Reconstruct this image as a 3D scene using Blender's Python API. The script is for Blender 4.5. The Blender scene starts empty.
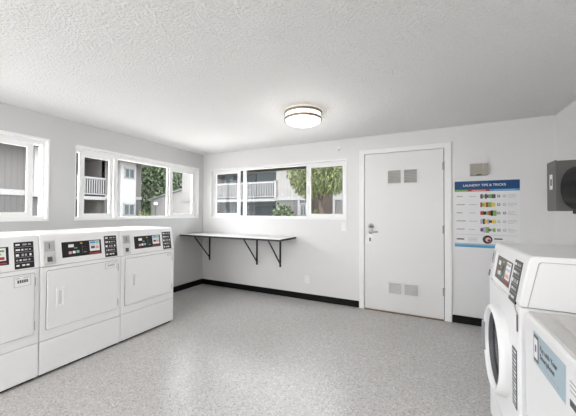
import bpy, bmesh, math, random
from mathutils import Matrix, Vector
from math import sin, cos, pi, radians

scene = bpy.context.scene
COL = scene.collection
random.seed(7)

# ------------------------------------------------------------------ materials
def mat(name, col, rough=0.5, metal=0.0, var=0.03, vscale=6.0, bump=0.0, bscale=60.0, spec=0.5,
        emit=None, estr=0.0, coat=0.0, trans=0.0, ior=1.45):
    m = bpy.data.materials.new(name); m.use_nodes = True
    nt = m.node_tree; b = nt.nodes['Principled BSDF']
    tc = nt.nodes.new('ShaderNodeTexCoord')
    n = nt.nodes.new('ShaderNodeTexNoise'); n.inputs['Scale'].default_value = vscale
    n.inputs['Detail'].default_value = 3
    nt.links.new(tc.outputs['Object'], n.inputs['Vector'])
    mx = nt.nodes.new('ShaderNodeMix'); mx.data_type = 'RGBA'
    mx.inputs['A'].default_value = tuple(max(0, c*(1-var)) for c in col) + (1,)
    mx.inputs['B'].default_value = tuple(min(1, c*(1+var)) for c in col) + (1,)
    nt.links.new(n.outputs['Fac'], mx.inputs['Factor'])
    nt.links.new(mx.outputs['Result'], b.inputs['Base Color'])
    b.inputs['Roughness'].default_value = rough
    b.inputs['Metallic'].default_value = metal
    b.inputs['Specular IOR Level'].default_value = spec
    b.inputs['Coat Weight'].default_value = coat
    b.inputs['Transmission Weight'].default_value = trans
    b.inputs['IOR'].default_value = ior
    if emit:
        b.inputs['Emission Color'].default_value = tuple(emit) + (1,)
        b.inputs['Emission Strength'].default_value = estr
    if bump:
        n2 = nt.nodes.new('ShaderNodeTexNoise'); n2.inputs['Scale'].default_value = bscale
        n2.inputs['Detail'].default_value = 4
        nt.links.new(tc.outputs['Object'], n2.inputs['Vector'])
        bp = nt.nodes.new('ShaderNodeBump'); bp.inputs['Strength'].default_value = bump
        bp.inputs['Distance'].default_value = 0.01
        nt.links.new(n2.outputs['Fac'], bp.inputs['Height'])
        nt.links.new(bp.outputs['Normal'], b.inputs['Normal'])
    return m

def floor_mat():
    m = bpy.data.materials.new('speckled_floor'); m.use_nodes = True
    nt = m.node_tree; b = nt.nodes['Principled BSDF']; L = nt.links.new
    tc = nt.nodes.new('ShaderNodeTexCoord')
    v = nt.nodes.new('ShaderNodeTexVoronoi'); v.inputs['Scale'].default_value = 120
    L(tc.outputs['Object'], v.inputs['Vector'])
    bw = nt.nodes.new('ShaderNodeSeparateColor'); L(v.outputs['Color'], bw.inputs['Color'])
    r = nt.nodes.new('ShaderNodeValToRGB'); cr = r.color_ramp
    cr.interpolation = 'CONSTANT'
    cr.elements[0].position = 0; cr.elements[0].color = (.31, .298, .29, 1)
    cr.elements[1].position = .10; cr.elements[1].color = (.41, .397, .388, 1)
    for p, c in ((.32, (.46, .446, .436, 1)), (.62, (.50, .485, .474, 1)), (.9, (.60, .583, .57, 1))):
        e = cr.elements.new(p); e.color = c
    L(bw.outputs['Red'], r.inputs['Fac'])
    n = nt.nodes.new('ShaderNodeTexNoise'); n.inputs['Scale'].default_value = 1.3; n.inputs['Detail'].default_value = 5
    L(tc.outputs['Object'], n.inputs['Vector'])
    mr = nt.nodes.new('ShaderNodeMapRange'); mr.inputs[3].default_value = 1.0; mr.inputs[4].default_value = 1.1
    L(n.outputs['Fac'], mr.inputs[0])
    mx = nt.nodes.new('ShaderNodeMix'); mx.data_type = 'RGBA'; mx.blend_type = 'MULTIPLY'
    mx.inputs['Factor'].default_value = 1
    L(r.outputs['Color'], mx.inputs['A']); L(mr.outputs[0], mx.inputs['B'])
    L(mx.outputs['Result'], b.inputs['Base Color'])
    b.inputs['Roughness'].default_value = .30; b.inputs['Specular IOR Level'].default_value = .5
    n2 = nt.nodes.new('ShaderNodeTexNoise'); n2.inputs['Scale'].default_value = 120
    L(tc.outputs['Object'], n2.inputs['Vector'])
    bp = nt.nodes.new('ShaderNodeBump'); bp.inputs['Strength'].default_value = .15; bp.inputs['Distance'].default_value = .004
    L(n2.outputs['Fac'], bp.inputs['Height']); L(bp.outputs['Normal'], b.inputs['Normal'])
    return m

def ceiling_mat():
    m = bpy.data.materials.new('knockdown_ceiling'); m.use_nodes = True
    nt = m.node_tree; b = nt.nodes['Principled BSDF']; L = nt.links.new
    tc = nt.nodes.new('ShaderNodeTexCoord')
    n = nt.nodes.new('ShaderNodeTexNoise'); n.inputs['Scale'].default_value = 58
    n.inputs['Detail'].default_value = 4; n.inputs['Roughness'].default_value = .6
    L(tc.outputs['Object'], n.inputs['Vector'])
    r = nt.nodes.new('ShaderNodeValToRGB')
    r.color_ramp.elements[0].position = .36; r.color_ramp.elements[1].position = .64
    L(n.outputs['Fac'], r.inputs['Fac'])
    bp = nt.nodes.new('ShaderNodeBump'); bp.inputs['Strength'].default_value = .85; bp.inputs['Distance'].default_value = .010
    L(r.outputs['Color'], bp.inputs['Height']); L(bp.outputs['Normal'], b.inputs['Normal'])
    b.inputs['Base Color'].default_value = (.94, .937, .932, 1)
    b.inputs['Roughness'].default_value = .9
    return m

def siding_mat(name, col, axis='Y', pitch=.2):
    """vertical board siding: grooves drawn with a wave along the wall"""
    m = mat(name, col, rough=.8, var=.08, vscale=3)
    nt = m.node_tree; b = nt.nodes['Principled BSDF']; L = nt.links.new
    tc = nt.nodes.new('ShaderNodeTexCoord')
    w = nt.nodes.new('ShaderNodeTexWave'); w.bands_direction = axis
    w.inputs['Scale'].default_value = .314/pitch
    L(tc.outputs['Object'], w.inputs['Vector'])
    r = nt.nodes.new('ShaderNodeValToRGB')
    r.color_ramp.elements[0].position = 0.0; r.color_ramp.elements[1].position = .16
    L(w.outputs['Fac'], r.inputs['Fac'])
    bp = nt.nodes.new('ShaderNodeBump'); bp.inputs['Strength'].default_value = .5; bp.inputs['Distance'].default_value = .01
    L(r.outputs['Color'], bp.inputs['Height']); L(bp.outputs['Normal'], b.inputs['Normal'])
    src = b.inputs['Base Color'].links[0].from_socket
    mx = nt.nodes.new('ShaderNodeMix'); mx.data_type = 'RGBA'; mx.blend_type = 'MULTIPLY'; mx.inputs['Factor'].default_value = .14
    L(src, mx.inputs['A']); L(r.outputs['Color'], mx.inputs['B']); L(mx.outputs['Result'], b.inputs['Base Color'])
    return m

def glass_mat():
    m = bpy.data.materials.new('window_glass'); m.use_nodes = True
    nt = m.node_tree; nt.nodes.clear(); L = nt.links.new
    o = nt.nodes.new('ShaderNodeOutputMaterial'); mx = nt.nodes.new('ShaderNodeMixShader')
    t = nt.nodes.new('ShaderNodeBsdfTransparent'); t.inputs['Color'].default_value = (.97, .97, .97, 1)
    g = nt.nodes.new('ShaderNodeBsdfGlossy'); g.inputs['Roughness'].default_value = .01
    f = nt.nodes.new('ShaderNodeFresnel'); f.inputs['IOR'].default_value = 1.2
    L(f.outputs['Fac'], mx.inputs['Fac']); L(t.outputs[0], mx.inputs[1]); L(g.outputs[0], mx.inputs[2])
    L(mx.outputs[0], o.inputs['Surface'])
    return m

def bounce_ground_mat():
    return mat('bounce_paving', (.42, .405, .385), rough=.9, var=.12, vscale=1.5, bump=.3, bscale=40)  # pale unseen paving, chosen to bounce daylight up to the ceiling

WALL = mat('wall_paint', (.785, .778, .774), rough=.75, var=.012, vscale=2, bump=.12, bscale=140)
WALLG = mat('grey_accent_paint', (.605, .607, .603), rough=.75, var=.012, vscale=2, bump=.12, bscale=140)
FLOOR = floor_mat(); CEIL = ceiling_mat(); GLASS = glass_mat()
TRIM = mat('trim_paint', (.88, .877, .87), rough=.4, var=.01)
VINYL = mat('vinyl_frame', (.87, .87, .865), rough=.35, var=.01)
DOORP = mat('door_paint', (.80, .79, .782), rough=.42, var=.012, vscale=2)
BLACKB = mat('black_vinyl_base', (.008, .008, .008), spec=.2, rough=.5, var=.1)
ENAMEL = mat('white_enamel', (.86, .86, .86), rough=.28, var=.008, spec=.5, coat=.15)
ENAMEL2 = mat('white_enamel_panel', (.84, .84, .84), rough=.3, var=.008, coat=.1)
TOPG = mat('shaded_top_enamel', (.60, .585, .57), rough=.35, var=.01)  # warm grey puts the washer top's apparent shading into the enamel colour
GAPG = mat('gap_shade_grey', (.33, .33, .335), rough=.7)  # grey tone for the shade in dryer door gaps; also shows in panel seams
DARKT = mat('dark_base_recess', (.02, .02, .021), rough=.7)
STEEL = mat('brushed_steel', (.56, .55, .53), rough=.32, metal=1, var=.08, vscale=40)
SLOT = mat('coin_plate_steel', (.72, .71, .70), rough=.42, metal=.6, var=.1, vscale=50)
BLACKP = mat('black_panel_film', (.012, .011, .012), rough=.3, var=.1)
BROWNP = mat('brown_panel_film', (.07, .05, .035), rough=.3, var=.2)
WHITEI = mat('white_print', (.85, .85, .85), rough=.5)
GREYI = mat('grey_print', (.45, .45, .46), rough=.5)
DGREYI = mat('dark_grey_print', (.10, .10, .11), rough=.5)
REDI = mat('red_print', (.42, .05, .045), rough=.5)
PINKI = mat('pink_print', (.80, .40, .38), rough=.5)
GREENI = mat('green_print', (.20, .42, .10), rough=.5)
TEALI = mat('teal_key', (.25, .55, .45), rough=.5)
YELI = mat('yellow_print', (.75, .55, .10), rough=.5)
PURPI = mat('purple_print', (.16, .05, .20), rough=.5)
BLUEI = mat('blue_print', (.008, .065, .20), rough=.45)
LBLUEI = mat('light_blue_print', (.10, .34, .60), rough=.45)
PALEI = mat('pale_blue_sticker', (.40, .51, .57), rough=.4, var=.06)
PAPER = mat('poster_paper', (.80, .80, .80), rough=.5)
SHELFT = mat('shelf_laminate', (.62, .62, .61), rough=.35)
SHELFE = mat('shelf_edge_band', (.035, .035, .037), rough=.5)
IRON = mat('black_iron', (.015, .015, .016), rough=.45)
BEIGE = mat('beige_louvre', (.62, .61, .58), rough=.55)
PALEV = mat('pale_louvre', (.72, .71, .70), rough=.5)
DARKV = mat('vent_dark', (.40, .39, .375), rough=.7)
BOXM = mat('beige_metal_box', (.36, .34, .30), rough=.45, metal=.3, var=.1, vscale=20)
GREYC = mat('grey_dispenser_shell', (.16, .155, .145), rough=.55, metal=0, var=.06)
SMOKE = mat('smoked_cover', (.010, .010, .011), rough=.45, spec=.12)
WOOD = mat('wood_threshold', (.23, .15, .10), rough=.6, var=.2)
DIFF = mat('lamp_diffuser', (.9, .88, .84), rough=.4, emit=(1, .93, .82), estr=1.6)
NICKEL = mat('brushed_nickel', (.33, .29, .24), rough=.45, metal=1)
DRUMG = mat('dark_door_glass', (.012, .012, .014), rough=.18, spec=.08)
GREYH = mat('grey_handle', (.38, .38, .40), rough=.4)

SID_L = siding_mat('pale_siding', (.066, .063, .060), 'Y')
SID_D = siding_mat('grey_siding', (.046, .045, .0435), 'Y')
SIDO = siding_mat('outbuilding_siding', (.165, .16, .155), 'X')
BAYM = mat('bay_white', (.19, .19, .187), rough=.7)
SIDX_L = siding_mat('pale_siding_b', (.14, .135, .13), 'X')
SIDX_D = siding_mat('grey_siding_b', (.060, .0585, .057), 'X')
EXTW = mat('exterior_white', (.14, .14, .138), rough=.6)
RECESS = mat('recess_wall', (.085, .08, .074), rough=.85, var=.1)
BRECESS = mat('brown_stairwell_wall', (.055, .042, .034), rough=.85, var=.2)
RECB = mat('recess_wall_teal', (.07, .085, .09), rough=.7, var=.1)
EXTGL = mat('dark_window_glass', (.05, .06, .065), rough=.08)
EAVE = mat('eave_olive', (.035, .035, .02), rough=.8, var=.3)
ROOFM = mat('shingle_roof', (.06, .057, .055), rough=.9, var=.3, vscale=20)
LEAF1 = mat('leaf_green', (.035, .055, .02), rough=.6, var=.5, vscale=1.5)
LEAF2 = mat('leaf_dark', (.017, .03, .013), rough=.7, var=.4, vscale=1.5)
LEAF3 = mat('leaf_yellow_green', (.080, .090, .024), rough=.55, var=.4, vscale=3)
BARK = mat('bark', (.035, .027, .022), rough=.9, var=.3, vscale=12, bump=.6, bscale=25)
LAMPG = mat('lamp_globe', (.8, .78, .72), rough=.4, emit=(1, .9, .75), estr=2.0)
BOUNCEG = bounce_ground_mat()
EXTF = mat('grey_patio_frame', (.04, .042, .042), rough=.6)

# ------------------------------------------------------------------ mesh builder
class MB:
    def __init__(s): s.bm = bmesh.new(); s.mats = []
    def mi(s, m):
        if m not in s.mats: s.mats.append(m)
        return s.mats.index(m)
    def _done(s, faces, m, smooth=False):
        i = s.mi(m)
        for f in faces:
            f.material_index = i; f.smooth = smooth
    def box(s, x0, x1, y0, y1, z0, z1, m, bev=0, M=None, seg=2):
        if bev:
            t = bmesh.new()
        else: t = s.bm
        vs = [t.verts.new((x, y, z)) for x in (x0, x1) for y in (y0, y1) for z in (z0, z1)]
        F = [(0,1,3,2),(4,6,7,5),(0,4,5,1),(2,3,7,6),(0,2,6,4),(1,5,7,3)]
        fs = [t.faces.new([vs[i] for i in q]) for q in F]
        if bev:
            bmesh.ops.bevel(t, geom=list(t.edges), offset=bev, segments=seg, affect='EDGES', profile=.5)
            s.merge(t, m, M, smooth=False)
        else:
            if M:
                for v in vs: v.co = M @ v.co
            s._done(fs, m)
        return s
    def merge(s, t, m, M=None, smooth=False):
        mp = {}
        for v in t.verts: mp[v] = s.bm.verts.new(M @ v.co if M else v.co)
        fs = []
        for f in t.faces:
            try: fs.append(s.bm.faces.new([mp[v] for v in f.verts]))
            except ValueError: pass
        s._done(fs, m, smooth); t.free()
    def prism(s, pts, d0, d1, m, axis='x', M=None, bev=0, seg=2):
        """extrude a 2-D outline along axis; outline is in the remaining two axes in order"""
        t = bmesh.new()
        def P(a, b, d):
            return {'x': (d, a, b), 'y': (a, d, b), 'z': (a, b, d)}[axis]
        A = [t.verts.new(P(a, b, d0)) for a, b in pts]
        B = [t.verts.new(P(a, b, d1)) for a, b in pts]
        n = len(pts)
        t.faces.new(A); t.faces.new(list(reversed(B)))
        for i in range(n):
            j = (i+1) % n
            t.faces.new((A[i], B[i], B[j], A[j]))
        bmesh.ops.recalc_face_normals(t, faces=t.faces)
        if bev:
            bmesh.ops.bevel(t, geom=list(t.edges), offset=bev, segments=seg, affect='EDGES', profile=.5)
        s.merge(t, m, M)
        return s
    def lathe(s, prof, m, n=48, M=None, smooth=True, close=False):
        """profile (r, h) turned about z"""
        t = bmesh.new(); rings = []
        for r, h in prof:
            if r < 1e-6: rings.append([t.verts.new((0, 0, h))])
            else: rings.append([t.verts.new((r*cos(2*pi*k/n), r*sin(2*pi*k/n), h)) for k in range(n)])
        seq = list(zip(rings, rings[1:])) + ([(rings[-1], rings[0])] if close else [])
        for a, b in seq:
            for k in range(n):
                k2 = (k+1) % n
                if len(a) == 1 and len(b) == 1: continue
                if len(a) == 1: t.faces.new((a[0], b[k], b[k2]))
                elif len(b) == 1: t.faces.new((a[k], b[0], a[k2]))
                else: t.faces.new((a[k], b[k], b[k2], a[k2]))
        bmesh.ops.recalc_face_normals(t, faces=t.faces)
        s.merge(t, m, M, smooth)
        return s
    def bar(s, a, b, w, d, m):
        a, b = Vector(a), Vector(b); z = (b-a).normalized()
        x = z.cross(Vector((0, 0, 1)) if abs(z.z) < .9 else Vector((0, 1, 0))).normalized(); y = z.cross(x)
        M = Matrix((x, y, z)).transposed().to_4x4(); M.translation = a
        return s.box(-w/2, w/2, -d/2, d/2, 0, (b-a).length, m, M=M)
    def tube(s, pts, r, m, n=10):
        t = bmesh.new(); rings = []
        pts = [Vector(p) for p in pts]
        for i, p in enumerate(pts):
            z = (pts[min(i+1, len(pts)-1)] - pts[max(i-1, 0)]).normalized()
            x = z.cross(Vector((0, 0, 1)) if abs(z.z) < .9 else Vector((0, 1, 0))).normalized(); y = z.cross(x)
            rr = r[i] if isinstance(r, (list, tuple)) else r
            rings.append([t.verts.new(p + x*rr*cos(2*pi*k/n) + y*rr*sin(2*pi*k/n)) for k in range(n)])
        for A, B in zip(rings, rings[1:]):
            for k in range(n): t.faces.new((A[k], A[(k+1) % n], B[(k+1) % n], B[k]))
        t.faces.new(list(reversed(rings[0]))); t.faces.new(rings[-1])
        s.merge(t, m, None, True)
        return s
    def text(s, body, size, m, M, align='LEFT', bold=0.0):
        c = bpy.data.curves.new('lettering', 'FONT'); c.body = body; c.size = size; c.align_x = align
        c.extrude = .0004; c.offset = bold
        o = bpy.data.objects.new('lettering', c); COL.objects.link(o)
        bpy.context.view_layer.update()
        me = bpy.data.meshes.new_from_object(o.evaluated_get(bpy.context.evaluated_depsgraph_get()))
        bpy.data.objects.remove(o); bpy.data.curves.remove(c)
        t = bmesh.new(); t.from_mesh(me); bpy.data.meshes.remove(me)
        s.merge(t, m, M)
        return s
    def build(s, name, parent=None, matrix=None):
        me = bpy.data.meshes.new(name); s.bm.normal_update(); s.bm.to_mesh(me); s.bm.free()
        for m in s.mats: me.materials.append(m)
        o = bpy.data.objects.new(name, me); COL.objects.link(o)
        if parent: o.parent = parent
        return o

def rrect(u0, u1, v0, v1, r, n=5):
    P = []
    for cx, cy, a0 in ((u1-r, v1-r, 0), (u0+r, v1-r, 90), (u0+r, v0+r, 180), (u1-r, v0+r, 270)):
        for k in range(n+1):
            a = radians(a0 + 90*k/n); P.append((cx+r*cos(a), cy+r*sin(a)))
    return P

def tag(o, label=None, cat=None, group=None, kind=None):
    if label: o['label'] = label
    if cat: o['category'] = cat
    if group: o['group'] = group
    if kind: o['kind'] = kind
    return o
def empty(name, loc=(0, 0, 0), rz=0):
    o = bpy.data.objects.new(name, None); COL.objects.link(o); o.empty_display_size = .1
    o.location = loc; o.rotation_euler = (0, 0, rz)
    return o
def lab(o, text): o['label'] = text; return o

# ------------------------------------------------------------------ room shell
H, W, REAR, T = 2.43, 5.067, -6.3, .15
W1 = (-4.46, -2.42, 1.24, 2.155); W2 = (-2.16, -.12, 1.24, 2.155); W3 = (.18, 2.755, 1.24, 2.14)
W4 = (1.0, 2.6, .9, 2.15); W5 = (-6.2, -4.66, 1.24, 2.155)
DOOR = (3.004, 3.998, 0.0, 2.173)

def wall(name, u0, u1, z0, z1, holes, place, paint=None):
    """wall slab with real openings; place(u, d, z) gives the point at depth d (0 inside face, T outside)"""
    us = sorted({u0, u1} | {h[0] for h in holes} | {h[1] for h in holes})
    zs = sorted({z0, z1} | {h[2] for h in holes} | {h[3] for h in holes})
    def solid(i, j):
        if i < 0 or j < 0 or i >= len(us)-1 or j >= len(zs)-1: return False
        u, z = (us[i]+us[i+1])/2, (zs[j]+zs[j+1])/2
        return not any(h[0] < u < h[1] and h[2] < z < h[3] for h in holes)
    b = MB(); fs = []
    def quad(*p): fs.append(b.bm.faces.new([b.bm.verts.new(place(*q)) for q in p]))
    for i in range(len(us)-1):
        for j in range(len(zs)-1):
            if not solid(i, j): continue
            a, c, d, e = us[i], us[i+1], zs[j], zs[j+1]
            for dd in (0, T): quad((a, dd, d), (c, dd, d), (c, dd, e), (a, dd, e))
            if not solid(i-1, j): quad((a, 0, d), (a, T, d), (a, T, e), (a, 0, e))
            if not solid(i+1, j): quad((c, 0, d), (c, T, d), (c, T, e), (c, 0, e))
            if not solid(i, j-1): quad((a, 0, d), (a, T, d), (c, T, d), (c, 0, d))
            if not solid(i, j+1): quad((a, 0, e), (a, T, e), (c, T, e), (c, 0, e))
    bmesh.ops.remove_doubles(b.bm, verts=b.bm.verts, dist=1e-5)
    bmesh.ops.recalc_face_normals(b.bm, faces=b.bm.faces)
    b._done(b.bm.faces, paint or WALL)
    return tag(b.build(name), kind='structure')

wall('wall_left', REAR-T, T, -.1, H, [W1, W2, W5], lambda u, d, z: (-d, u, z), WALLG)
wall('wall_back', 0, W, -.1, H, [W3, DOOR], lambda u, d, z: (u, d, z))
wall('wall_right', REAR-T, T, -.1, H, [], lambda u, d, z: (W+d, u, z))
wall('wall_rear', 0, W, -.1, H, [W4], lambda u, d, z: (u, REAR-d, z))
tag(MB().box(0, W, REAR, 0, -.1, 0, FLOOR).build('floor'), kind='structure')
tag(MB().box(-T, W+T, REAR-T, T, H, H+.12, CEIL).build('ceiling'), kind='structure')

BH = .094
def base(name, *b): tag(MB().box(*b, 0, BH, BLACKB, bev=.003).build(name), kind='structure')
base('baseboard_left', 0.0, .010, REAR, -.010)
base('baseboard_back', 0.0, 2.935, -.010, 0.0)
base('baseboard_back_corner', 4.078, W, -.010, 0.0)
base('baseboard_right', W-.010, W, REAR, -.010)

# ------------------------------------------------------------------ windows
def ring(b, x0, x1, y0, y1, z0, z1, pl, pr, pb, pt, m):
    b.box(x0, x0+pl, y0, y1, z0, z1, m); b.box(x1-pr, x1, y0, y1, z0, z1, m)
    b.box(x0+pl, x1-pr, y0, y1, z0, z0+pb, m); b.box(x0+pl, x1-pr, y0, y1, z1-pt, z1, m)
    return b

def make_window(name, hole, org, rz, bars, sashes, panes, fl=.045, fr=.045, fb=.045, ft=.05):
    """local x along the wall, y outward, z up"""
    u0, u1, z0, z1 = hole; w = u1-u0
    r = tag(empty(name, org, rz), kind='structure')
    lb = MB(); lb.box(0, .012, .004, T-.02, z0, z1, TRIM); lb.box(w-.018, w, -.010, T-.02, z0, z1, TRIM); lb.box(.012, w-.018, -.010, T-.02, z0, z0+.022, TRIM); lb.box(.012, w-.018, -.010, T-.02, z1-.022, z1, TRIM); lb.build('window_liner', r)
    f = ring(MB(), .012, w-.018, .055, .125, z0+.022, z1-.022, fl-.012, fr-.018, fb-.02, ft-.02, VINYL)
    # drip lip round the frame
    for a, c in bars: f.box(a-u0, c-u0, .092, .122, z0+fb, z1-ft, VINYL, bev=.004)
    f.build('window_frame', r)
    for a, c, d in sashes:
        sb = ring(MB(), a-u0, c-u0, d, d+.028, z0+fb+.002, z1-ft-.002, .058, .05, .04, .045, VINYL)
        so = sb.build('sash', r)
        MB().box(a-u0+.05, c-u0-.045, d+.012, d+.016, z0+fb+.038, z1-ft-.042, GLASS).build('pane', so)
        MB().box(a-u0+.018, a-u0+.03, d-.014, d, (z0+z1)/2-.06, (z0+z1)/2+.06, VINYL, bev=.003).build('sash_pull', so)
    for a, c in panes:
        MB().box(a-u0, c-u0, .105, .109, z0+fb, z1-ft, GLASS).build('pane', r)
    return r
R90 = radians(90)
# near left window: right sash slid open a hand's width
make_window('window_1', W1, (0, W1[0], 0), R90, [(-3.02, -2.96), (-3.92, -3.86)],
            [(-3.07, -2.54, .060), (-4.415, -3.88, .060)], [(-3.86, -3.02)], fb=.055, ft=.065)
w2 = make_window('window_2', W2, (0, W2[0], 0), R90, [(-1.64, -1.58), (-.74, -.69)],
            [(-2.085, -1.665, .060), (-.72, -.165, .060)], [(-1.58, -.74)], fl=.025, fb=.04, ft=.07)
make_window('window_3', W3, (0+W3[0], 0, 0), 0, [(.85, .91), (2.074, 2.125)],
            [(.205, .80, .060), (2.10, 2.725, .060)], [(.91, 2.074)], fb=.045, ft=.04)
make_window('fill_window_4', W4, (W4[1], REAR, 0), radians(180), [(1.75, 1.81)],
            [], [(1.045, 1.75), (1.81, 2.555)])  # unseen rear window, added to let more daylight into the room
make_window('fill_window_5', W5, (0, W5[0], 0), R90, [(-5.46, -5.40)], [], [(-6.15, -5.46), (-5.40, -4.71)])  # unseen window, added for extra light from the left

# ------------------------------------------------------------------ entry door
d = tag(empty('door_1', (3.5, 0, 0)), kind='structure')
b = MB(); X0, X1 = -.490, .490
b.box(X0, X1, -.006, .036, .014, 2.168, DOORP, bev=.003); b.build('door_slab', d)
b = MB()
for s in (-1, 1): b.box(s*.498, s*.478, .040, .065, 0, 2.17, DARKT)
b.box(-.478, .478, .040, .065, 2.15, 2.172, DARKT); b.build('door_stop', d)
lab(MB().box(-.49, .49, -.030, .1, 0.0, .012, WOOD, bev=.003).build('threshold', d), 'brown wooden threshold')
def vent(x0, x1, z0, z1, blade, frame):
    b = MB(); ring(b, x0-.016, x1+.016, -.018, -.0062, z0-.016, z1+.016, .018, .018, .018, .018, frame)
    v = b.build('vent', d)
    b = MB(); b.box(x0, x1, -.0085, -.0062, z0, z1, DARKV); n = 9
    for k in range(n):
        z = z0 + (k+.5)*(z1-z0)/n
        M = Matrix.Translation((0, -.012, z)) @ Matrix.Rotation(radians(38), 4, 'X')
        b.box(x0+.002, x1-.002, -.0075, .0065, -.0016, .0016, blade, M=M)
    b.build('louvre', v)
vent(-.178, -.012, 1.745, 1.925, BEIGE, DOORP); vent(.026, .186, 1.745, 1.925, BEIGE, DOORP)
vent(-.168, -.008, .262, .408, PALEV, DOORP); vent(.030, .194, .262, .408, PALEV, DOORP)
for z in (1.943, 1.142, .359):
    b = MB(); b.tube([(.4945, -.012, z-.055), (.4945, -.012, z+.055)], .0085, GREYH)
    b.box(.475, .514, -.0085, -.006, z-.05, z+.05, GREYH)
    b.build('hinge', d)
# keypad deadbolt, lever on its rose, strike plate below
RY = Matrix.Rotation(R90, 4, 'X')
b = MB(); b.lathe([(0, .034), (.026, .034), (.033, .024), (.036, 0), (0, 0)], STEEL, M=Matrix.Translation((-.405, -.006, 1.165)) @ RY)
b.lathe([(0, .044), (.012, .043), (.014, .03)], DGREYI, M=Matrix.Translation((-.405, -.006, 1.165)) @ RY); b.build('deadbolt', d)
b = MB(); b.lathe([(0, .014), (.028, .014), (.032, 0), (0, 0)], STEEL, M=Matrix.Translation((-.405, -.006, 1.085)) @ RY)
b.tube([(-.405, -.01, 1.085), (-.405, -.055, 1.085), (-.385, -.06, 1.085), (-.30, -.06, 1.088)], [.011, .011, .011, .008], STEEL)
b.build('handle', d)
b = MB(); b.box(-.452, -.378, -.012, -.006, .92, 1.03, SLOT, bev=.002); b.box(-.425, -.405, -.014, -.0118, .95, 1.0, DGREYI); b.build('lock_plate', d)
b = MB()
b.box(2.935, 3.006, -.018, 0, 0, 2.238, TRIM, bev=.004); b.box(3.996, 4.076, -.018, 0, 0, 2.238, TRIM, bev=.004)
b.box(3.006, 3.996, -.018, 0, 2.172, 2.238, TRIM, bev=.004)
b.box(2.950, 2.958, -.021, -.017, 0, 2.223, TRIM); b.box(4.054, 4.062, -.021, -.017, 0, 2.223, TRIM)
tag(b.build('trim_1'), kind='structure')
# outside panel that closes the opening behind the slab
# ------------------------------------------------------------------ coin-operated machines
LEAN = math.atan2(.038, .24)
def panel_matrix(z0): return Matrix.Translation((0, 0, z0)) @ Matrix.Rotation(-LEAN, 4, 'X')

def hood_profile(zs, zt, D):
    P = [(0.0, zs), (0.0, zs+.01)]
    yt = math.tan(LEAN)*(zt-.02-zs)
    P.append((yt, zt-.02))
    for k in range(1, 6):
        a = radians(90*k/5); P.append((yt+.003+.02*(1-cos(a)), zt-.02+.02*sin(a)))
    P += [(D, zt), (D, zs)]
    return P

def machine_controls(root, w, zs, film, sticker_rows, drop=0.0):
    """coin box, display window with sticker, black instruction label; all on the leaning panel"""
    M = panel_matrix(zs) @ Matrix.Translation((0, 0, -drop))
    c = MB(); c.box(.022, .108, -.007, .004, .015, .215, SLOT, bev=.004, M=M)
    c.box(.030, .100, -.011, -.006, .125, .205, GREYI, bev=.002, M=M)
    c.box(.060, .066, -.013, -.0105, .145, .19, DGREYI, M=M)
    co = c.build('coin_box', root)
    e = MB(); e.box(.034, .086, -.014, -.006, .030, .092, SLOT, bev=.003, M=M)
    e.box(.044, .078, -.016, -.0135, .038, .078, DGREYI, M=M); e.build('coin_return', co)
    # display
    b = MB(); b.box(.155, .482, -.003, .003, .055, .190, film, bev=.002, M=M); dsp = b.build('display', root)
    b = MB()
    for x0, x1, z0, z1, m in ((.205, .247, .140, .166, WHITEI), (.25, .275, .128, .134, GREYI), (.205, .228, .082, .105, PINKI),
                              (.236, .258, .084, .107, WHITEI), (.266, .29, .086, .109, TEALI), (.30, .318, .164, .174, YELI),
                              (.313, .318, .08, .15, DGREYI), (.325, .35, .085, .09, GREYI), (.325, .35, .11, .113, DGREYI), (.325, .35, .135, .138, DGREYI)):
        b.box(x0, x1, -.0042, -.002, z0, z1, m, M=M)
    b.build('keys', dsp)
    b = MB(); b.box(.378, .465, -.0045, -.002, .088, .182, WHITEI, M=M)
    for x0, x1, z0, z1, m in sticker_rows: b.box(.378+x0*.087, .378+x1*.087, -.0055, -.004, .088+z0*.094, .088+z1*.094, m, M=M)
    b.box(.372, .468, -.0045, -.002, .064, .074, REDI, M=M)
    b.build('price_sticker', dsp)
    # black label with light marks
    b = MB(); b.box(.512, .632, -.003, .003, .012, .218, BLACKP, bev=.0015, M=M)
    rnd = random.Random(5)
    for k in range(5):
        z = .198 - k*.040; x = .522
        if k: b.box(.516, .628, -.0038, -.002, z+.0205, z+.0225, GREYI, M=M)
        while x < .61:
            l = rnd.choice((.012, .018, .026)); 
            b.box(x, min(x+l, .624), -.0042, -.002, z-.006-(k == 2)*.004, z+.006+(k == 2)*.002, WHITEI if rnd.random() < .5 else GREYI, M=M)
            x += l + rnd.choice((.008, .016))
    b.build('instruction_label', root)

def shell(root, w, D, zk, zs, zt):
    g = .0015
    MB().box(.018, w-.018, .03, D-.02, 0.0, .03, DARKT).build('base', root)
    b = MB(); b.box(.01, w-.01, .012, D-.01, .02, zs+.02, GAPG); b.build('inner_frame', root)
    MB().box(g, w-g, 0, D, .022, zk-.002, ENAMEL, bev=.006).build('kick_panel', root)
    MB().box(g, w-g, 0, D, zk+.002, zs-.002, ENAMEL, bev=.006).build('body', root)
    b = MB(); b.prism(hood_profile(zs+.002, zt, D), g, w-g, ENAMEL, 'x', bev=.004, seg=1); b.build('control_hood', root)

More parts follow.
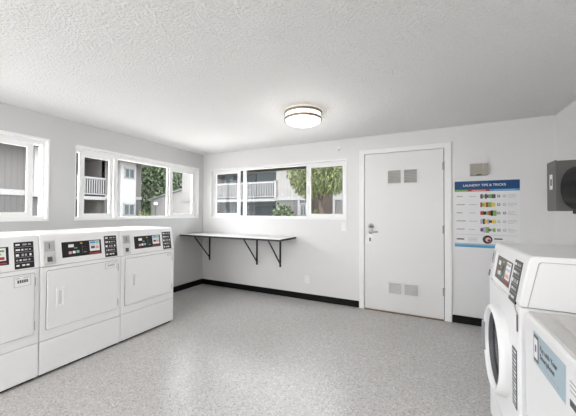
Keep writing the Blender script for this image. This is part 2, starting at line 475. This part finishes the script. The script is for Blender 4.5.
STK = [((.05, .6, .75, .95, LBLUEI), (.1, .9, .62, .68, GREYI), (.12, .5, .25, .5, DGREYI), (.58, .92, .22, .5, PINKI), (.65, .95, .72, .95, TEALI)),
       ((.05, .95, .80, .92, GREYI), (.1, .9, .52, .62, PALEI), (.1, .9, .1, .30, PINKI)),
       ((.1, .9, .7, .85, GREENI), (.1, .7, .45, .6, GREYI), (.1, .9, .08, .3, REDI))]
def make_dryer(org, plate, stk):
    w, D, zk, zs, zt = .6694, .725, .29, .892, 1.155
    r = empty('dryer', org, R90)
    shell(r, w, D, zk, zs, zt)
    machine_controls(r, w, zs, BLACKP, STK[stk])
    # loading door with a grey ring coloured as its gap shade, hinges, pull and plate
    b = MB(); b.prism(rrect(.040, w-.036, .372, .861, .014), -.004, .0, GAPG, 'y'); b.build('door_gap_shade', r)
    b = MB(); b.prism(rrect(.044, w-.040, .376, .857, .012), -.013, -.002, ENAMEL2, 'y', bev=.003); do = b.build('door', r)
    for z in (.79, .44): MB().box(w-.043, w-.032, -.012, -.002, z-.035, z+.035, GREYI, bev=.002).build('hinge', do)
    b = MB(); ring(b, .108, .166, -.021, -.0128, .545, .700, .012, .012, .016, .016, ENAMEL)
    b.box(.120, .154, -.0145, -.0128, .561, .684, ENAMEL); b.box(.119, .144, -.0155, -.0140, .565, .680, PALEV); b.build('door_pull', do)
    x0, x1, z0, z1, m = plate
    b = MB(); T_ = Matrix.Translation(((x0+x1)/2, -.013, (z0+z1)/2)) @ Matrix.Rotation(radians(-2), 4, 'Y')
    hw, hh = (x1-x0)/2, (z1-z0)/2
    b.box(-hw, hw, -.0016, .0005, -hh, hh, GREYI, M=T_); b.box(-hw+.003, hw-.003, -.0024, 0, -hh+.003, hh-.003, ENAMEL, M=T_)
    for k in range(5): b.box(-hw*.62+k*hw*.26, -hw*.62+k*hw*.26+hw*.2, -.003, 0, -hh*.3, hh*.28, m, M=T_)
    b.box(-hw*.8, -hw*.3, -.003, 0, hh*.55, hh*.7, GREYI, M=T_); b.box(hw*.1, hw*.8, -.003, 0, hh*.55, hh*.7, GREYI, M=T_)
    b.build('door_plate', do)
    return r
DX = .996; G = 'white coin dryers in a row along the left wall'
PL = (.503, .605, .770, .850, DGREYI); PM = (.505, .615, .792, .850, GREYI); PS = (.56, .62, .822, .846, PALEV)
tag(make_dryer((DX, -2.2240, 0), PS, 0), 'white coin dryer at the far end of the left row, nearest the wall shelf', 'dryer', G)
tag(make_dryer((DX, -2.8934, 0), PM, 0), 'middle white coin dryer of the left row, whole front in view', 'dryer', G)
tag(make_dryer((DX, -3.5628, 0), PL, 2), 'nearest white coin dryer, cut off by the left edge of the photo', 'dryer', G)

# front-loading washer against the right wall
r = empty('front_load_washer', (4.18, -1.725, 0), -R90)
tag(r, 'white front-loading washer with round dark door by the right wall', 'washing machine')
w, D, zk, zs, zt = .70, .76, .20, .922, 1.157
shell(r, w, D, zk, zs, zt)
machine_controls(r, w, zs, BROWNP, STK[1], .022)
M = panel_matrix(zs)
# raised side panel on the hood and its seam
b = MB(); b.prism([(.030, .926), (.070, 1.122), (.078, 1.130), (.70, 1.130), (.70, .926)], w-.002, w+.004, ENAMEL2, 'x', bev=.0015); b.build('side_panel', r)
b = MB(); b.prism([(.0265, .926), (.067, 1.1255), (.0765, 1.1325), (.7025, 1.1325), (.7025, .926)], w-.002, w+.0008, GREYI, 'x'); b.build('side_panel_seam', r)
# front panel outline
b = MB(); b.prism(rrect(.045, w-.030, .31, .905, .035), -.003, .0, ENAMEL2, 'y'); b.build('front_panel', r)
b = MB(); b.box(w-.034, w-.028, -.006, -.001, .80, .88, DGREYI); b.prism([(w-.075, .908), (w-.070, .912), (w-.026, .884), (w-.029, .876)], -.006, -.001, GREYI, 'y'); b.build('panel_gap', r)
DC = Matrix.Translation((.335, -.003, .580)) @ RY
b = MB(); b.lathe([(.238, 0), (.240, .026), (.234, .042), (.222, .050), (.212, .048), (.205, .040), (.203, .0)], ENAMEL, n=64, M=DC); do = lab(b.build('door', r), 'round white door ring')
b = MB(); b.lathe([(.205, .022), (.201, .026), (.197, .022), (.194, .004)], DGREYI, n=64, M=DC); b.build('door_trim', do)
b = MB(); b.lathe([(.196, .004), (.16, .007), (.12, .011), (.06, .014), (0, .015)], DRUMG, n=64, M=DC); lab(b.build('door_glass', do), 'dark glass of the round door')
b = MB()
for k in range(-3, 4):
    a0 = radians(180 + k*7); a1 = radians(180 + (k+1)*7)
    t = [(.230*cos(a), .230*sin(a)) for a in (a0, a1)] + [(.204*cos(a), .204*sin(a)) for a in (a1, a0)]
    b.prism(t, .044, .058, GREYH, 'z', M=DC)
b.build('door_handle', do)
b = MB(); b.box(.590, .660, -.006, -.002, .43, .705, DGREYI)
for k in range(14):
    z = .440 + k*.0188
    b.box(.597, .620, -.007, -.0055, z, z+.009, GREYI); b.box(.627, .653, -.007, -.0055, z+.002, z+.011, WHITEI if k % 3 else GREYI)
b.build('warning_strip', r)

# top-loading washer nearest the camera
r = empty('top_load_washer', (4.18, -2.492, 0), -R90)
tag(r, 'white top-loading washer with pale blue sticker, nearest on the right', 'washing machine')
w, D = .68, .76
MB().box(.02, w-.02, .03, D-.02, 0, .03, DARKT).build('base', r)
b = MB(); b.box(0, w, 0, D, .02, .925, ENAMEL, bev=.012, seg=3); b.build('body', r)
b = MB(); b.box(.012, w-.012, .010, D-.17, .925, .934, TOPG, bev=.004); b.build('top_panel', r)
b = MB(); b.prism(rrect(.075, w-.075, .07, D-.20, .04), .934, .945, TOPG, 'z', bev=.003); lid = b.build('lid', r)
MB().box(.28, .40, .062, .08, .936, .945, TOPG, bev=.003).build('lid_grip', lid)
b = MB(); b.prism([(D-.17, .925), (D-.12, 1.11), (D-.10, 1.13), (D, 1.13), (D, .925)], .004, w-.004, ENAMEL, 'x', bev=.006); con = b.build('console', r)
MC = Matrix.Translation((0, D-.17, .925)) @ Matrix.Rotation(-math.atan2(.05, .185), 4, 'X')
MB().box(.15, .50, -.003, .002, .04, .16, BLACKP, M=MC).build('display', con)
# sticker in front-face coordinates: x to the right, z up
b = MB(); sx0, sx1, sz0, sz1 = .118, .405, .768, .886
b.box(sx0, sx1, -.0015, .001, sz0, sz1, PALEI)
b.prism(rrect(.124, .174, .778, .878, .007, 3), -.0024, -.001, DGREYI, 'y'); b.box(.131, .167, -.0032, -.002, .790, .866, WHITEI)
b.box(.143, .156, -.0038, -.003, .815, .842, DGREYI)
TX = Matrix.Translation((0, -.0018, 0)) @ RY
def ft(s, x, z, size, m, bold=0): b.text(s, size, m, TX @ Matrix.Translation((x, z, 0)), bold=bold)
b.box(.176, .235, -.0022, -.001, .864, .868, GREYI)
ft('Pay with Your', .190, .838, .027, DGREYI, .0004)
ft('Smartphone', .190, .809, .027, DGREYI, .0004)
for k in range(7): b.box(.176+k*.027, .176+k*.027+.018, -.0022, -.001, .784, .789, GREYI)
lab(b.build('payment_sticker', r), 'pale blue sticker with a phone picture')
b = MB(); b.box(.43, .56, -.0015, .001, .775, .880, WHITEI)
for k in range(3): b.box(.436, .55-.02*k, -.0022, -.001, .856-k*.014, .860-k*.014, GREYI)
b.box(.436, .55, -.0022, -.001, .785, .805, DGREYI); b.build('notice_sticker', r)

# ------------------------------------------------------------------ wall shelf on three brackets
s = empty('wall_shelf', (0, 0, .95))
tag(s, 'long white-topped folding shelf on black brackets under the back window', 'shelf')
b = MB(); b.box(.012, 1.945, -.565, -.002, -.014, .013, SHELFE); b.box(.014, 1.943, -.563, -.003, .013, .0155, SHELFT); b.build('shelf_top', s)
for x in (.176, 1.215, 1.662):
    b = MB()
    b.box(x-.016, x+.016, -.008, 0, -.49, -.014, IRON)
    b.box(x-.016, x+.016, -.46, 0, -.020, -.014, IRON)
    b.bar((x, -.006, -.44), (x, -.40, -.018), .022, .010, IRON)
    b.build('bracket', s)

# ------------------------------------------------------------------ ceiling lamps
def make_lamp(x, y, label):
    r = empty('ceiling_light', (x, y, H)); tag(r, label, 'ceiling light')
    b = MB(); b.lathe([(0, 0), (.175, 0), (.175, -.018), (0, -.018)], TRIM); b.build('base_plate', r)
    b = MB(); b.lathe([(.186, -.014), (.188, -.098), (.183, -.116), (.160, -.132), (.11, -.143), (.05, -.148), (0, -.149)], DIFF); b.lathe([(.186, -.014), (0, -.014)], DIFF); b.build('diffuser', r)
    for z in (-.020, -.084):
        b = MB(); b.lathe([(.190, z), (.201, z), (.201, z-.021), (.190, z-.021)], NICKEL, close=True); b.build('metal_band', r)
    for k in range(3):
        a = radians(75+120*k); b = MB(); b.tube([(.193*cos(a), .193*sin(a), -.034), (.193*cos(a), .193*sin(a), -.085)], .004, NICKEL); b.build('spacer', r)
    return r
make_lamp(2.62, -1.31, 'round flush ceiling light with two nickel bands, glowing above the room')

# ------------------------------------------------------------------ poster on the back wall
PW, PH = .643, .803
p = MB(); MPo = Matrix.Translation((4.109, -.0006, .936))
def pb(x0, x1, z0, z1, m, d=0): p.box(x0, x1, -.0014-.0004*d, -.0004*d, z0, z1, m, M=MPo)
pb(0, PW, 0, PH, PAPER)
pb(0, PW, .700, PH, BLUEI, 3); pb(0, .135, .676, .700, GREENI, 3); pb(.135, .36, .676, .704, REDI, 3); pb(.36, PW, .676, .700, LBLUEI, 3)
pb(0, PW, .690, .703, BLUEI, 2)
MT = MPo @ Matrix.Translation((0, -.0034, 0)) @ RY
p.text('LAUNDRY TIPS & TRICKS', .038, WHITEI, MT @ Matrix.Translation((PW/2-.02, .738, 0)), 'CENTER', .0006)
pb(.18, .32, .684, .694, PINKI, 5); pb(.40, .60, .684, .692, PALEI, 5)
rows = [.615, .515, .415, .315, .215]
cols = [(PURPI, GREENI, DGREYI), (REDI, GREENI, YELI), (REDI, BLACKP, GREENI), (GREYI, BROWNP, YELI), (PURPI, GREYI, GREENI)]
rnd = random.Random(3)
for z, c3 in zip(rows, cols):
    pb(.02, .02+rnd.uniform(.055, .10), z-.004, z+.010, GREYI, 2)
    pb(.15, .15+rnd.uniform(.06, .09), z-.002, z+.005, GREYI, 2)
    x = .265
    for k in range(6):
        ww, hh = rnd.uniform(.020, .042), rnd.uniform(.014, .034)
        p.prism(rrect(x, x+ww, z-hh, z+hh, .006, 2), -.0024-.0002*k, 0, c3[k % 3], 'y', M=MPo); x += ww*.75
    for xx in (.43, .485):
        p.prism(rrect(xx, xx+.03, z-.014, z+.016, .008, 2), -.0024, 0, GREYI if rnd.random() < .6 else DGREYI, 'y', M=MPo)
        pb(xx+.006, xx+.024, z-.004, z+.008, PAPER, 4)
    for k in range(3): pb(.53, .53+rnd.uniform(.05, .09), z+.014-.016*k, z+.018-.016*k, GREYI, 2)
pb(.02, PW-.02, .152, .155, GREYI, 2)
pb(.02, .10, .088, .104, DGREYI, 2)
for k in range(3): pb(.14, .235, .110-.018*k, .115-.018*k, GREYI, 2)
p.lathe([(0, .0024), (.048, .0024), (.05, 0)], BLACKP, n=24, M=MPo @ Matrix.Translation((.335, 0, .1)) @ RY)
p.lathe([(0, .0034), (.028, .0034), (.03, 0)], PINKI, n=24, M=MPo @ Matrix.Translation((.342, 0, .098)) @ RY)
p.lathe([(0, .0042), (.014, .0042), (.015, 0)], BROWNP, n=16, M=MPo @ Matrix.Translation((.35, 0, .09)) @ RY)
pb(.40, .48, .104, .118, BLACKP, 2)
for k in range(2): pb(.40, .60, .084-.018*k, .088-.018*k, GREYI, 2)
pb(0, PW, .0, .030, LBLUEI, 2); pb(0, PW, .030, .048, PALEI, 2)
tag(p.build('poster'), 'laundry tips poster with blue header on the back wall', 'poster')

# ------------------------------------------------------------------ small wall fittings
r = empty('wall_box', (4.36, 0, 1.872)); tag(r, 'small beige metal box on the back wall above the poster', 'wall box')
MB().box(-.092, .088, -.045, 0, -.072, .072, BOXM, bev=.004).build('case', r)
MB().box(.034, .088, -.052, -.044, -.066, .070, BOXM, bev=.003).build('side_cover', r)
b = MB(); b.box(-.03, .02, -.050, -.044, -.072, -.058, BROWNP, bev=.002); b.build('latch', r)
r = empty('motion_sensor', (2.64, 0, 2.285)); tag(r, 'tiny white sensor high on the back wall near the ceiling', 'sensor')
MB().box(-.022, .022, -.03, 0, -.03, .03, TRIM, bev=.008).build('case', r)
lab(MB().box(-.014, .014, -.033, -.028, -.02, .0, GREYI, bev=.003).build('lens', r), 'grey sensor lens')
r = empty('light_switch', (2.71, 0, 1.14)); tag(r, 'white light switch on the back wall left of the door', 'switch')
MB().box(-.036, .036, -.007, 0, -.06, .06, TRIM, bev=.003).build('wall_plate', r); MB().box(-.008, .008, -.014, -.006, -.014, .014, TRIM, bev=.003).build('toggle', r)
r = empty('power_outlet', (2.13, 0, .315)); tag(r, 'white power outlet low on the back wall right of the shelf', 'outlet')
MB().box(-.036, .036, -.007, 0, -.058, .058, TRIM, bev=.003).build('wall_plate', r)
for z in (-.022, .022):
    b = MB(); b.box(-.016, .016, -.0085, -.006, z-.014, z+.014, TRIM, bev=.002)
    for x in (-.006, .006): b.box(x-.0012, x+.0012, -.0092, -.008, z-.004, z+.006, DGREYI)
    b.build('socket', r)

# grey towel cabinet on the right wall, smoked roll dispenser nearer
r = empty('paper_towel_dispenser', (W, -.70, 1.373)); tag(r, 'square grey metal towel dispenser with small lock on the right wall', 'dispenser')
b = MB(); b.box(-.215, 0, 0, .215, 0, .455, GREYC, bev=.006); b.build('cabinet', r)
b = MB(); b.box(-.222, -.213, -.002, .205, .006, .462, GREYC, bev=.003); dr = b.build('front_cover', r)
b = MB(); b.box(-.230, -.220, .070, .120, .20, .34, WHITEI, bev=.003); b.box(-.234, -.228, .068, .085, .235, .295, DGREYI, bev=.002); lab(b.build('lock', dr), 'pale lock on the cover')
r = empty('roll_dispenser', (W, -1.20, 1.36)); tag(r, 'black rounded smoked dispenser cut off by the right photo edge', 'dispenser')
MB().box(-.05, 0, .0, .36, .0, .40, GREYC, bev=.01).build('back_plate', r)
b = MB(); P = []
for k in range(15):
    a = radians(-90+180*k/14); P.append((-.05-.19*max(0, cos(a))**.55, .205+.195*sin(a)))
b.prism(P, .01, .35, SMOKE, 'y', bev=.006); lab(b.build('cover', r), 'glossy black bulging cover')
b = MB(); b.box(-.18, -.05, .06, .30, -.012, .02, DARKT, bev=.004); b.build('paper_slot', r)

# ------------------------------------------------------------------ outside: ground and eave
tag(MB().box(-45, 40, -30, 45, -.7, -.5, BOUNCEG).build('ground'), kind='structure')
b = MB(); b.box(-.6, W+.6, T, .62, 2.30, 2.33, EAVE); b.box(-.6, W+.6, .60, .66, 2.135, 2.33, EAVE)
tag(b.build('roof_eave'), kind='structure')

# building seen through the left windows, front in the plane x = -12
FX = -12
def pane_window(root, x0, x1, y0, y1, z0, z1, face, name='window'):
    EXTW = EXTF if name == 'patio_door' else globals()['EXTW']
    """face 'x': glass faces +x at x1; face 'y': faces -y at y0"""
    f = MB()
    if face == 'x':
        for a in ((y0, y0+.06, z0, z1), (y1-.06, y1, z0, z1), (y0, y1, z0, z0+.06), (y0, y1, z1-.06, z1)):
            f.box(x0, x1, a[0], a[1], a[2], a[3], EXTW)
        f.box(x0, x1, (y0+y1)/2-.02, (y0+y1)/2+.02, z0, z1, EXTW); o = f.build(name, root)
        MB().box(x0+.01, x1-.03, y0+.05, y1-.05, z0+.05, z1-.05, EXTGL).build('pane', o)
    else:
        for a in ((x0, x0+.06, z0, z1), (x1-.06, x1, z0, z1), (x0, x1, z0, z0+.06), (x0, x1, z1-.06, z1)):
            f.box(a[0], a[1], y0, y1, a[2], a[3], EXTW)
        f.box((x0+x1)/2-.02, (x0+x1)/2+.02, y0, y1, z0, z1, EXTW); o = f.build(name, root)
        MB().box(x0+.05, x1-.05, y0+.03, y1-.01, z0+.05, z1-.05, EXTGL).build('pane', o)
A = empty('apartment_building', (0, 0, 0)); tag(A, 'grey apartment building with white-railed balcony behind the left windows', 'building')
b = MB()
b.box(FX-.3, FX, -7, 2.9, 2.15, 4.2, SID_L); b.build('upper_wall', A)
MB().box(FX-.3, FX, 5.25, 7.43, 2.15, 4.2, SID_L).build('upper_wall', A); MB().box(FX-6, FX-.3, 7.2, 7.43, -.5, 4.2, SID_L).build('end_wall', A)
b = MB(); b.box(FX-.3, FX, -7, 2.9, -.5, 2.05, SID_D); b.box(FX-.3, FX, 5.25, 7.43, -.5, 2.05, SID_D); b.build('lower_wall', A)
b = MB(); b.box(FX-2.0, FX-1.9, 2.9, 5.25, -.5, 4.2, RECESS); b.box(FX-1.9, FX-.3, 2.8, 2.9, -.5, 4.2, RECESS); b.box(FX-1.9, FX-.02, 5.25, 5.35, 2.2, 4.2, SIDX_L)
b.box(FX-1.9, FX-.3, 5.25, 5.35, -.5, 2.0, RECESS); b.build('balcony_recess', A)
b = MB(); b.box(FX-1.9, FX+.06, 2.9, 5.25, 1.97, 2.14, EXTW); b.build('balcony_floor', A)
b = MB(); b.box(FX, FX+.05, -7, 2.05, 2.03, 2.27, EXTW); b.box(FX, FX+.05, 5.25, 7.43, 2.07, 2.24, EXTW); b.build('floor_band', A)
b = MB(); b.box(FX-.02, FX+.06, 2.9, 5.25, 3.06, 3.16, EXTW); b.box(FX, FX+.04, 2.9, 5.25, 2.24, 2.30, EXTW)
for k in range(20): b.box(FX, FX+.04, 2.95+k*.115, 2.995+k*.115, 2.28, 3.08, EXTW)
b.build('balcony_railing', A)
b = MB(); b.box(FX, FX+.32, 5.92, 6.86, .2, 4.2, BAYM, bev=.01); b.build('bay', A)
b = MB(); b.box(FX, FX+.32, 2.05, 2.75, 2.0, 4.2, BAYM, bev=.01); b.build('bay', A)
pane_window(A, FX+.30, FX+.36, 6.12, 6.76, 3.25, 3.86, 'x'); pane_window(A, FX+.30, FX+.36, 6.10, 6.78, 1.12, 1.80, 'x')
pane_window(A, FX-1.9, FX-1.84, 3.2, 4.3, 2.2, 3.9, 'x', 'patio_door'); pane_window(A, FX-1.9, FX-1.84, 3.0, 4.4, -.1, 1.7, 'x', 'patio_door')
b = MB(); b.prism([(FX+.9, 4.2), (FX+.9, 4.36), (FX-3, 5.9), (FX-7, 4.36), (FX-7, 4.2)], -7.4, 7.8, ROOFM, 'y'); b.build('roof', A)
b = MB(); b.box(FX+.88, FX+.96, -7.4, 7.8, 4.16, 4.38, EXTW); b.build('fascia', A)

S = empty('outbuilding', (-11.5, 10, -.5)); tag(S, 'pale grey outbuilding with sloping roof beside the far trees', 'building')
def ob(b, name): o = b.build(name, S); o.matrix_parent_inverse = Matrix.Translation((11.5, -10, .5)); return o
b = MB(); b.prism([(-13.1, -.5), (-13.1, 2.14), (-10.2, 2.72), (-10.2, -.5)], 9.0, 12.5, SIDO, 'y'); ob(b, 'wall')
b = MB(); b.prism([(-13.3, 2.11), (-13.3, 2.18), (-10.2, 2.81), (-10.2, 2.74)], 8.85, 12.7, EXTW, 'y'); ob(b, 'roof')
b = MB(); b.box(-10.2, -9.45, 8.98, 12.5, -.5, 4.25, SIDO); ob(b, 'tower_wall')
b = MB(); b.box(-10.2, -9.45, 8.93, 8.98, 2.0, 2.2, EXTW); ob(b, 'floor_band')
b = MB(); b.prism([(-10.95, 4.0), (-10.95, 4.08), (-9.45, 4.4), (-9.45, 4.25)], 8.5, 12.7, EXTW, 'y'); ob(b, 'tower_roof')

lp = empty('garden_lamp', (-10, 6.89, -.5)); tag(lp, 'short garden lamp post glowing white outside the left window', 'lamp')
b = MB(); b.tube([(0, 0, 0), (0, 0, 2.2)], .035, IRON); b.build('post', lp)
b = MB(); b.lathe([(0, 2.24), (.07, 2.25), (.09, 2.30), (.07, 2.35), (0, 2.36)], LAMPG, n=20); b.build('globe', lp)
b = MB(); b.lathe([(.17, 2.35), (.06, 2.44), (0, 2.45)], IRON, n=20); b.lathe([(.17, 2.35), (0, 2.36)], IRON, n=20); b.build('lamp_shade', lp)

# building seen through the back window, front in the plane y = 10
FY = 10
B = empty('apartment_building', (0, 0, 0)); tag(B, 'pale apartment building with white balcony railing behind the back window', 'building')
MB().box(-3.93, -2.0, FY, FY+.3, 2.15, 4.3, SIDX_L).build('upper_wall', B); MB().box(-.5, 22, FY, FY+.3, 2.15, 4.3, SIDX_L).build('upper_wall', B); MB().box(-9.4, -9.1, FY, FY+6, -.5, 4.3, SID_L).build('end_wall', B)  # right wall runs on out of view to block sky reflected in the panes
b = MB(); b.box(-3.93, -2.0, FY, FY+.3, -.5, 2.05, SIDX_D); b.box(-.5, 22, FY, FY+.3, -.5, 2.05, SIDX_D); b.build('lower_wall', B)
b = MB(); b.box(-9.1, -3.93, FY+1.8, FY+1.9, -.5, 4.3, RECB); b.box(-3.93, -3.83, FY+.02, FY+1.8, -.5, 4.3, RECB); b.build('balcony_recess', B)
b = MB(); b.box(-2.0, -.5, FY+.9, FY+1.0, -.5, 4.3, BRECESS); b.box(-2.1, -2.0, FY+.3, FY+2.2, -.5, 4.3, RECESS); b.box(-.5, -.4, FY+.3, FY+2.2, -.5, 4.3, RECESS); b.build('stairwell_recess', B)
b = MB(); b.box(-9.1, -3.93, FY-.06, FY+1.8, 1.98, 2.14, EXTW); b.build('balcony_floor', B)
b = MB(); b.box(-3.93, -2.0, FY-.05, FY, 2.02, 2.22, EXTW); b.box(-.5, 22, FY-.05, FY, 2.0, 2.2, EXTW); b.build('floor_band', B)
b = MB(); b.box(-9.1, -3.86, FY-.08, FY, 3.02, 3.13, EXTW); b.box(-9.1, -3.86, FY-.06, FY-.02, 2.22, 2.28, EXTW)
for k in range(46): b.box(-9.05+k*.114, -9.005+k*.114, FY-.06, FY-.02, 2.26, 3.04, EXTW)
b.box(-4.0, -3.86, FY-.10, FY+.02, 2.1, 3.15, EXTW); b.build('balcony_railing', B)
b = MB(); b.box(-2.55, -2.42, FY-.06, FY, -.5, 4.2, EXTW); b.box(-.56, -.45, FY-.06, FY+.1, -.5, 4.2, EXTW); b.build('corner_trim', B)
pane_window(B, -2.42, -2.02, FY-.06, FY, 1.15, 1.85, 'y')
pane_window(B, -8.3, -6.4, FY+1.72, FY+1.8, 2.2, 3.9, 'y', 'patio_door'); pane_window(B, -8.0, -5.0, FY+1.72, FY+1.8, -.3, 1.75, 'y', 'patio_door')
b = MB(); b.prism([(FY-.8, 4.3), (FY-.8, 4.46), (FY+3, 5.8), (FY+7, 4.46), (FY+7, 4.3)], -9.42, 22.4, ROOFM, 'x'); b.build('roof', B)

# ------------------------------------------------------------------ trees and shrubs
def foliage(c, rad, n, size, ms, seed, droop=0.0):
    rnd = random.Random(seed); b = MB(); idx = [b.mi(m) for m in ms]; bm = b.bm
    for k in range(n):
        while True:
            v = Vector((rnd.uniform(-1, 1), rnd.uniform(-1, 1), rnd.uniform(-1, 1)))
            if .25 < v.length < 1: break
        q = Vector(c) + Vector((v.x*rad[0], v.y*rad[1], v.z*rad[2])) * (1+.12*sin(5*v.x+3*v.z))
        d = Vector((rnd.uniform(-1, 1), rnd.uniform(-1, 1), rnd.uniform(-1, .6)-droop)).normalized()
        s = d.cross(Vector((rnd.uniform(-1, 1), rnd.uniform(-1, 1), rnd.uniform(-1, 1)))).normalized()
        l = size*rnd.uniform(.6, 1.3); w_ = l*(.22 if not droop else .11); n_ = d.cross(s)*w_*.3
        p = [q, q+d*l*.5+s*w_+n_, q+d*l, q+d*l*.5-s*w_+n_]
        f = bm.faces.new([bm.verts.new(x) for x in p]); f.material_index = idx[rnd.randrange(len(idx))]
    return b
def tree(name, x, y, h, rad, n, size, ms, label, seed, lean=0, droop=0.0, tr=.14):
    r = empty(name, (x, y, -.5)); tag(r, label, 'tree' if 'tree' in name else 'shrub', )
    b = MB(); b.tube([(0, 0, 0), (.05+lean*.4, 0, h*.35), (lean, .05, h*.7), (lean*1.1, 0, h)], [tr*1.2, tr, tr*.8, tr*.5], BARK)
    for k in range(5):
        a = k*1.3; b.tube([(lean*.8, 0, h*.55+.08*k*h*.3), (lean+rad[0]*.6*cos(a), rad[1]*.6*sin(a), h*.85+.1*k)], [tr*.4, tr*.15], BARK, 6)
    b.build('trunk', r)
    foliage((lean, 0, h), rad, n, size, ms, seed, droop).build('foliage', r)
    return r
tree('leafy_tree', -18.6, 13.7, 4.6, (2.2, 2.1, 3.4), 9000, .42, [LEAF1, LEAF1, LEAF2], 'green leafy tree above the outbuilding roof, behind the left window', 11)
tree('leafy_tree', -26.5, 19.0, 5.2, (2.4, 3.0, 4.6), 9000, .55, [LEAF2, LEAF2, LEAF1], 'darker tree filling the gap beside the apartment building corner', 12)
tree('leafy_tree', -21, 18.7, 4.6, (2.4, 2.4, 3.8), 8000, .46, [LEAF2, LEAF1], 'dark tree behind the outbuilding, seen in the rightmost left-wall pane', 13)
tree('vine_tree', .05, 7.0, 3.65, (1.25, .8, 1.15), 10000, .19, [LEAF3, LEAF1, LEAF3, LEAF2], 'yellow-green drooping tree outside the right pane of the back window', 14, lean=-.30, droop=.9, tr=.10)
def shrub(x, y, rad, n, size, ms, label, seed):
    r = empty('shrub', (x, y, -.5)); tag(r, label, 'shrub')
    b = MB()
    for k in range(5):
        a = k*1.26; b.tube([(0, 0, 0), (rad[0]*.4*cos(a), rad[1]*.4*sin(a), rad[2]*1.2)], [.03, .012], BARK, 6)
    b.build('stem', r); foliage((0, 0, rad[2]), rad, n, size, ms, seed).build('foliage', r)
shrub(-2.6, 8.5, (.85, .7, 1.1), 2400, .2, [LEAF1, LEAF2, LEAF1], 'round green shrub below the back window, left of the drooping tree', 21)
shrub(-.55, 7.7, (.5, .4, 1.0), 900, .2, [LEAF1, LEAF3], 'low green shrub at the foot of the drooping tree', 22)
shrub(-10, 6.15, (.45, .5, .92), 900, .2, [LEAF1, LEAF3], 'small green shrub beside the garden lamp post', 23)

# ------------------------------------------------------------------ light
wd = bpy.data.worlds.new('overcast_sky'); scene.world = wd; wd.use_nodes = True
nt = wd.node_tree; bg = nt.nodes['Background']
tc = nt.nodes.new('ShaderNodeTexCoord'); n = nt.nodes.new('ShaderNodeTexNoise'); n.inputs['Scale'].default_value = 2.5; n.inputs['Detail'].default_value = 5
nt.links.new(tc.outputs['Generated'], n.inputs['Vector'])
cr = nt.nodes.new('ShaderNodeValToRGB'); cr.color_ramp.elements[0].position = .35; cr.color_ramp.elements[0].color = (.86, .91, .97, 1)
cr.color_ramp.elements[1].position = .65; cr.color_ramp.elements[1].color = (1, 1, 1, 1)
nt.links.new(n.outputs['Fac'], cr.inputs['Fac']); nt.links.new(cr.outputs['Color'], bg.inputs['Color'])
bg.inputs['Strength'].default_value = 10.8

sl = bpy.data.lights.new('sun', 'SUN'); sl.energy = 5; sl.angle = radians(8); sl.color = (1, .985, .97)
so_ = bpy.data.objects.new('sun', sl); COL.objects.link(so_); so_.rotation_euler = (radians(6), radians(9), 0)
def lamp(x, y, z, power, rad, col=(1, .98, .96)):
    l = bpy.data.lights.new('lamp_or_fill_light', 'POINT'); l.energy = power; l.color = col; l.shadow_soft_size = rad
    o = bpy.data.objects.new('lamp_or_fill_light', l); COL.objects.link(o); o.location = (x, y, z)
# two flush lamps added out of view behind the camera to brighten the room
make_lamp(1.9, -5.0, 'round flush fill light with nickel bands added behind the camera, left one')
make_lamp(3.9, -5.3, 'round flush fill light with nickel bands added behind the camera, right one')
lamp(1.9, -5.0, 2.0, 36, .15); lamp(3.9, -5.3, 2.0, 34, .15); lamp(2.62, -1.31, 2.12, 6, .15)  # first two are added fill, the last belongs to the visible ceiling light

# ------------------------------------------------------------------ camera
f_px, yaw, pitch, roll = 280.80, .4601, .0152, -.0046
fwd = Vector((-sin(yaw), cos(yaw), 0)); right = Vector((cos(yaw), sin(yaw), 0)); up = Vector((0, 0, 1))
u1 = up*cos(pitch) - fwd*sin(pitch); f1 = up*sin(pitch) + fwd*cos(pitch)
r2 = right*cos(roll) - u1*sin(roll); u2 = right*sin(roll) + u1*cos(roll)
cam = bpy.data.cameras.new('camera'); co = bpy.data.objects.new('camera', cam); COL.objects.link(co)
cam.sensor_width = 36; cam.lens = 36*f_px/576; cam.clip_start = .05; cam.clip_end = 200
Mw = Matrix((r2, u2, -f1)).transposed().to_4x4(); Mw.translation = Vector((3.8023, -4.0475, 1.35)); co.matrix_world = Mw
scene.camera = co
scene.view_settings.view_transform = 'Standard'; scene.view_settings.look = 'None'
scene.view_settings.gamma = 1; scene.view_settings.exposure = 0.1; scene.view_settings.use_curve_mapping = False
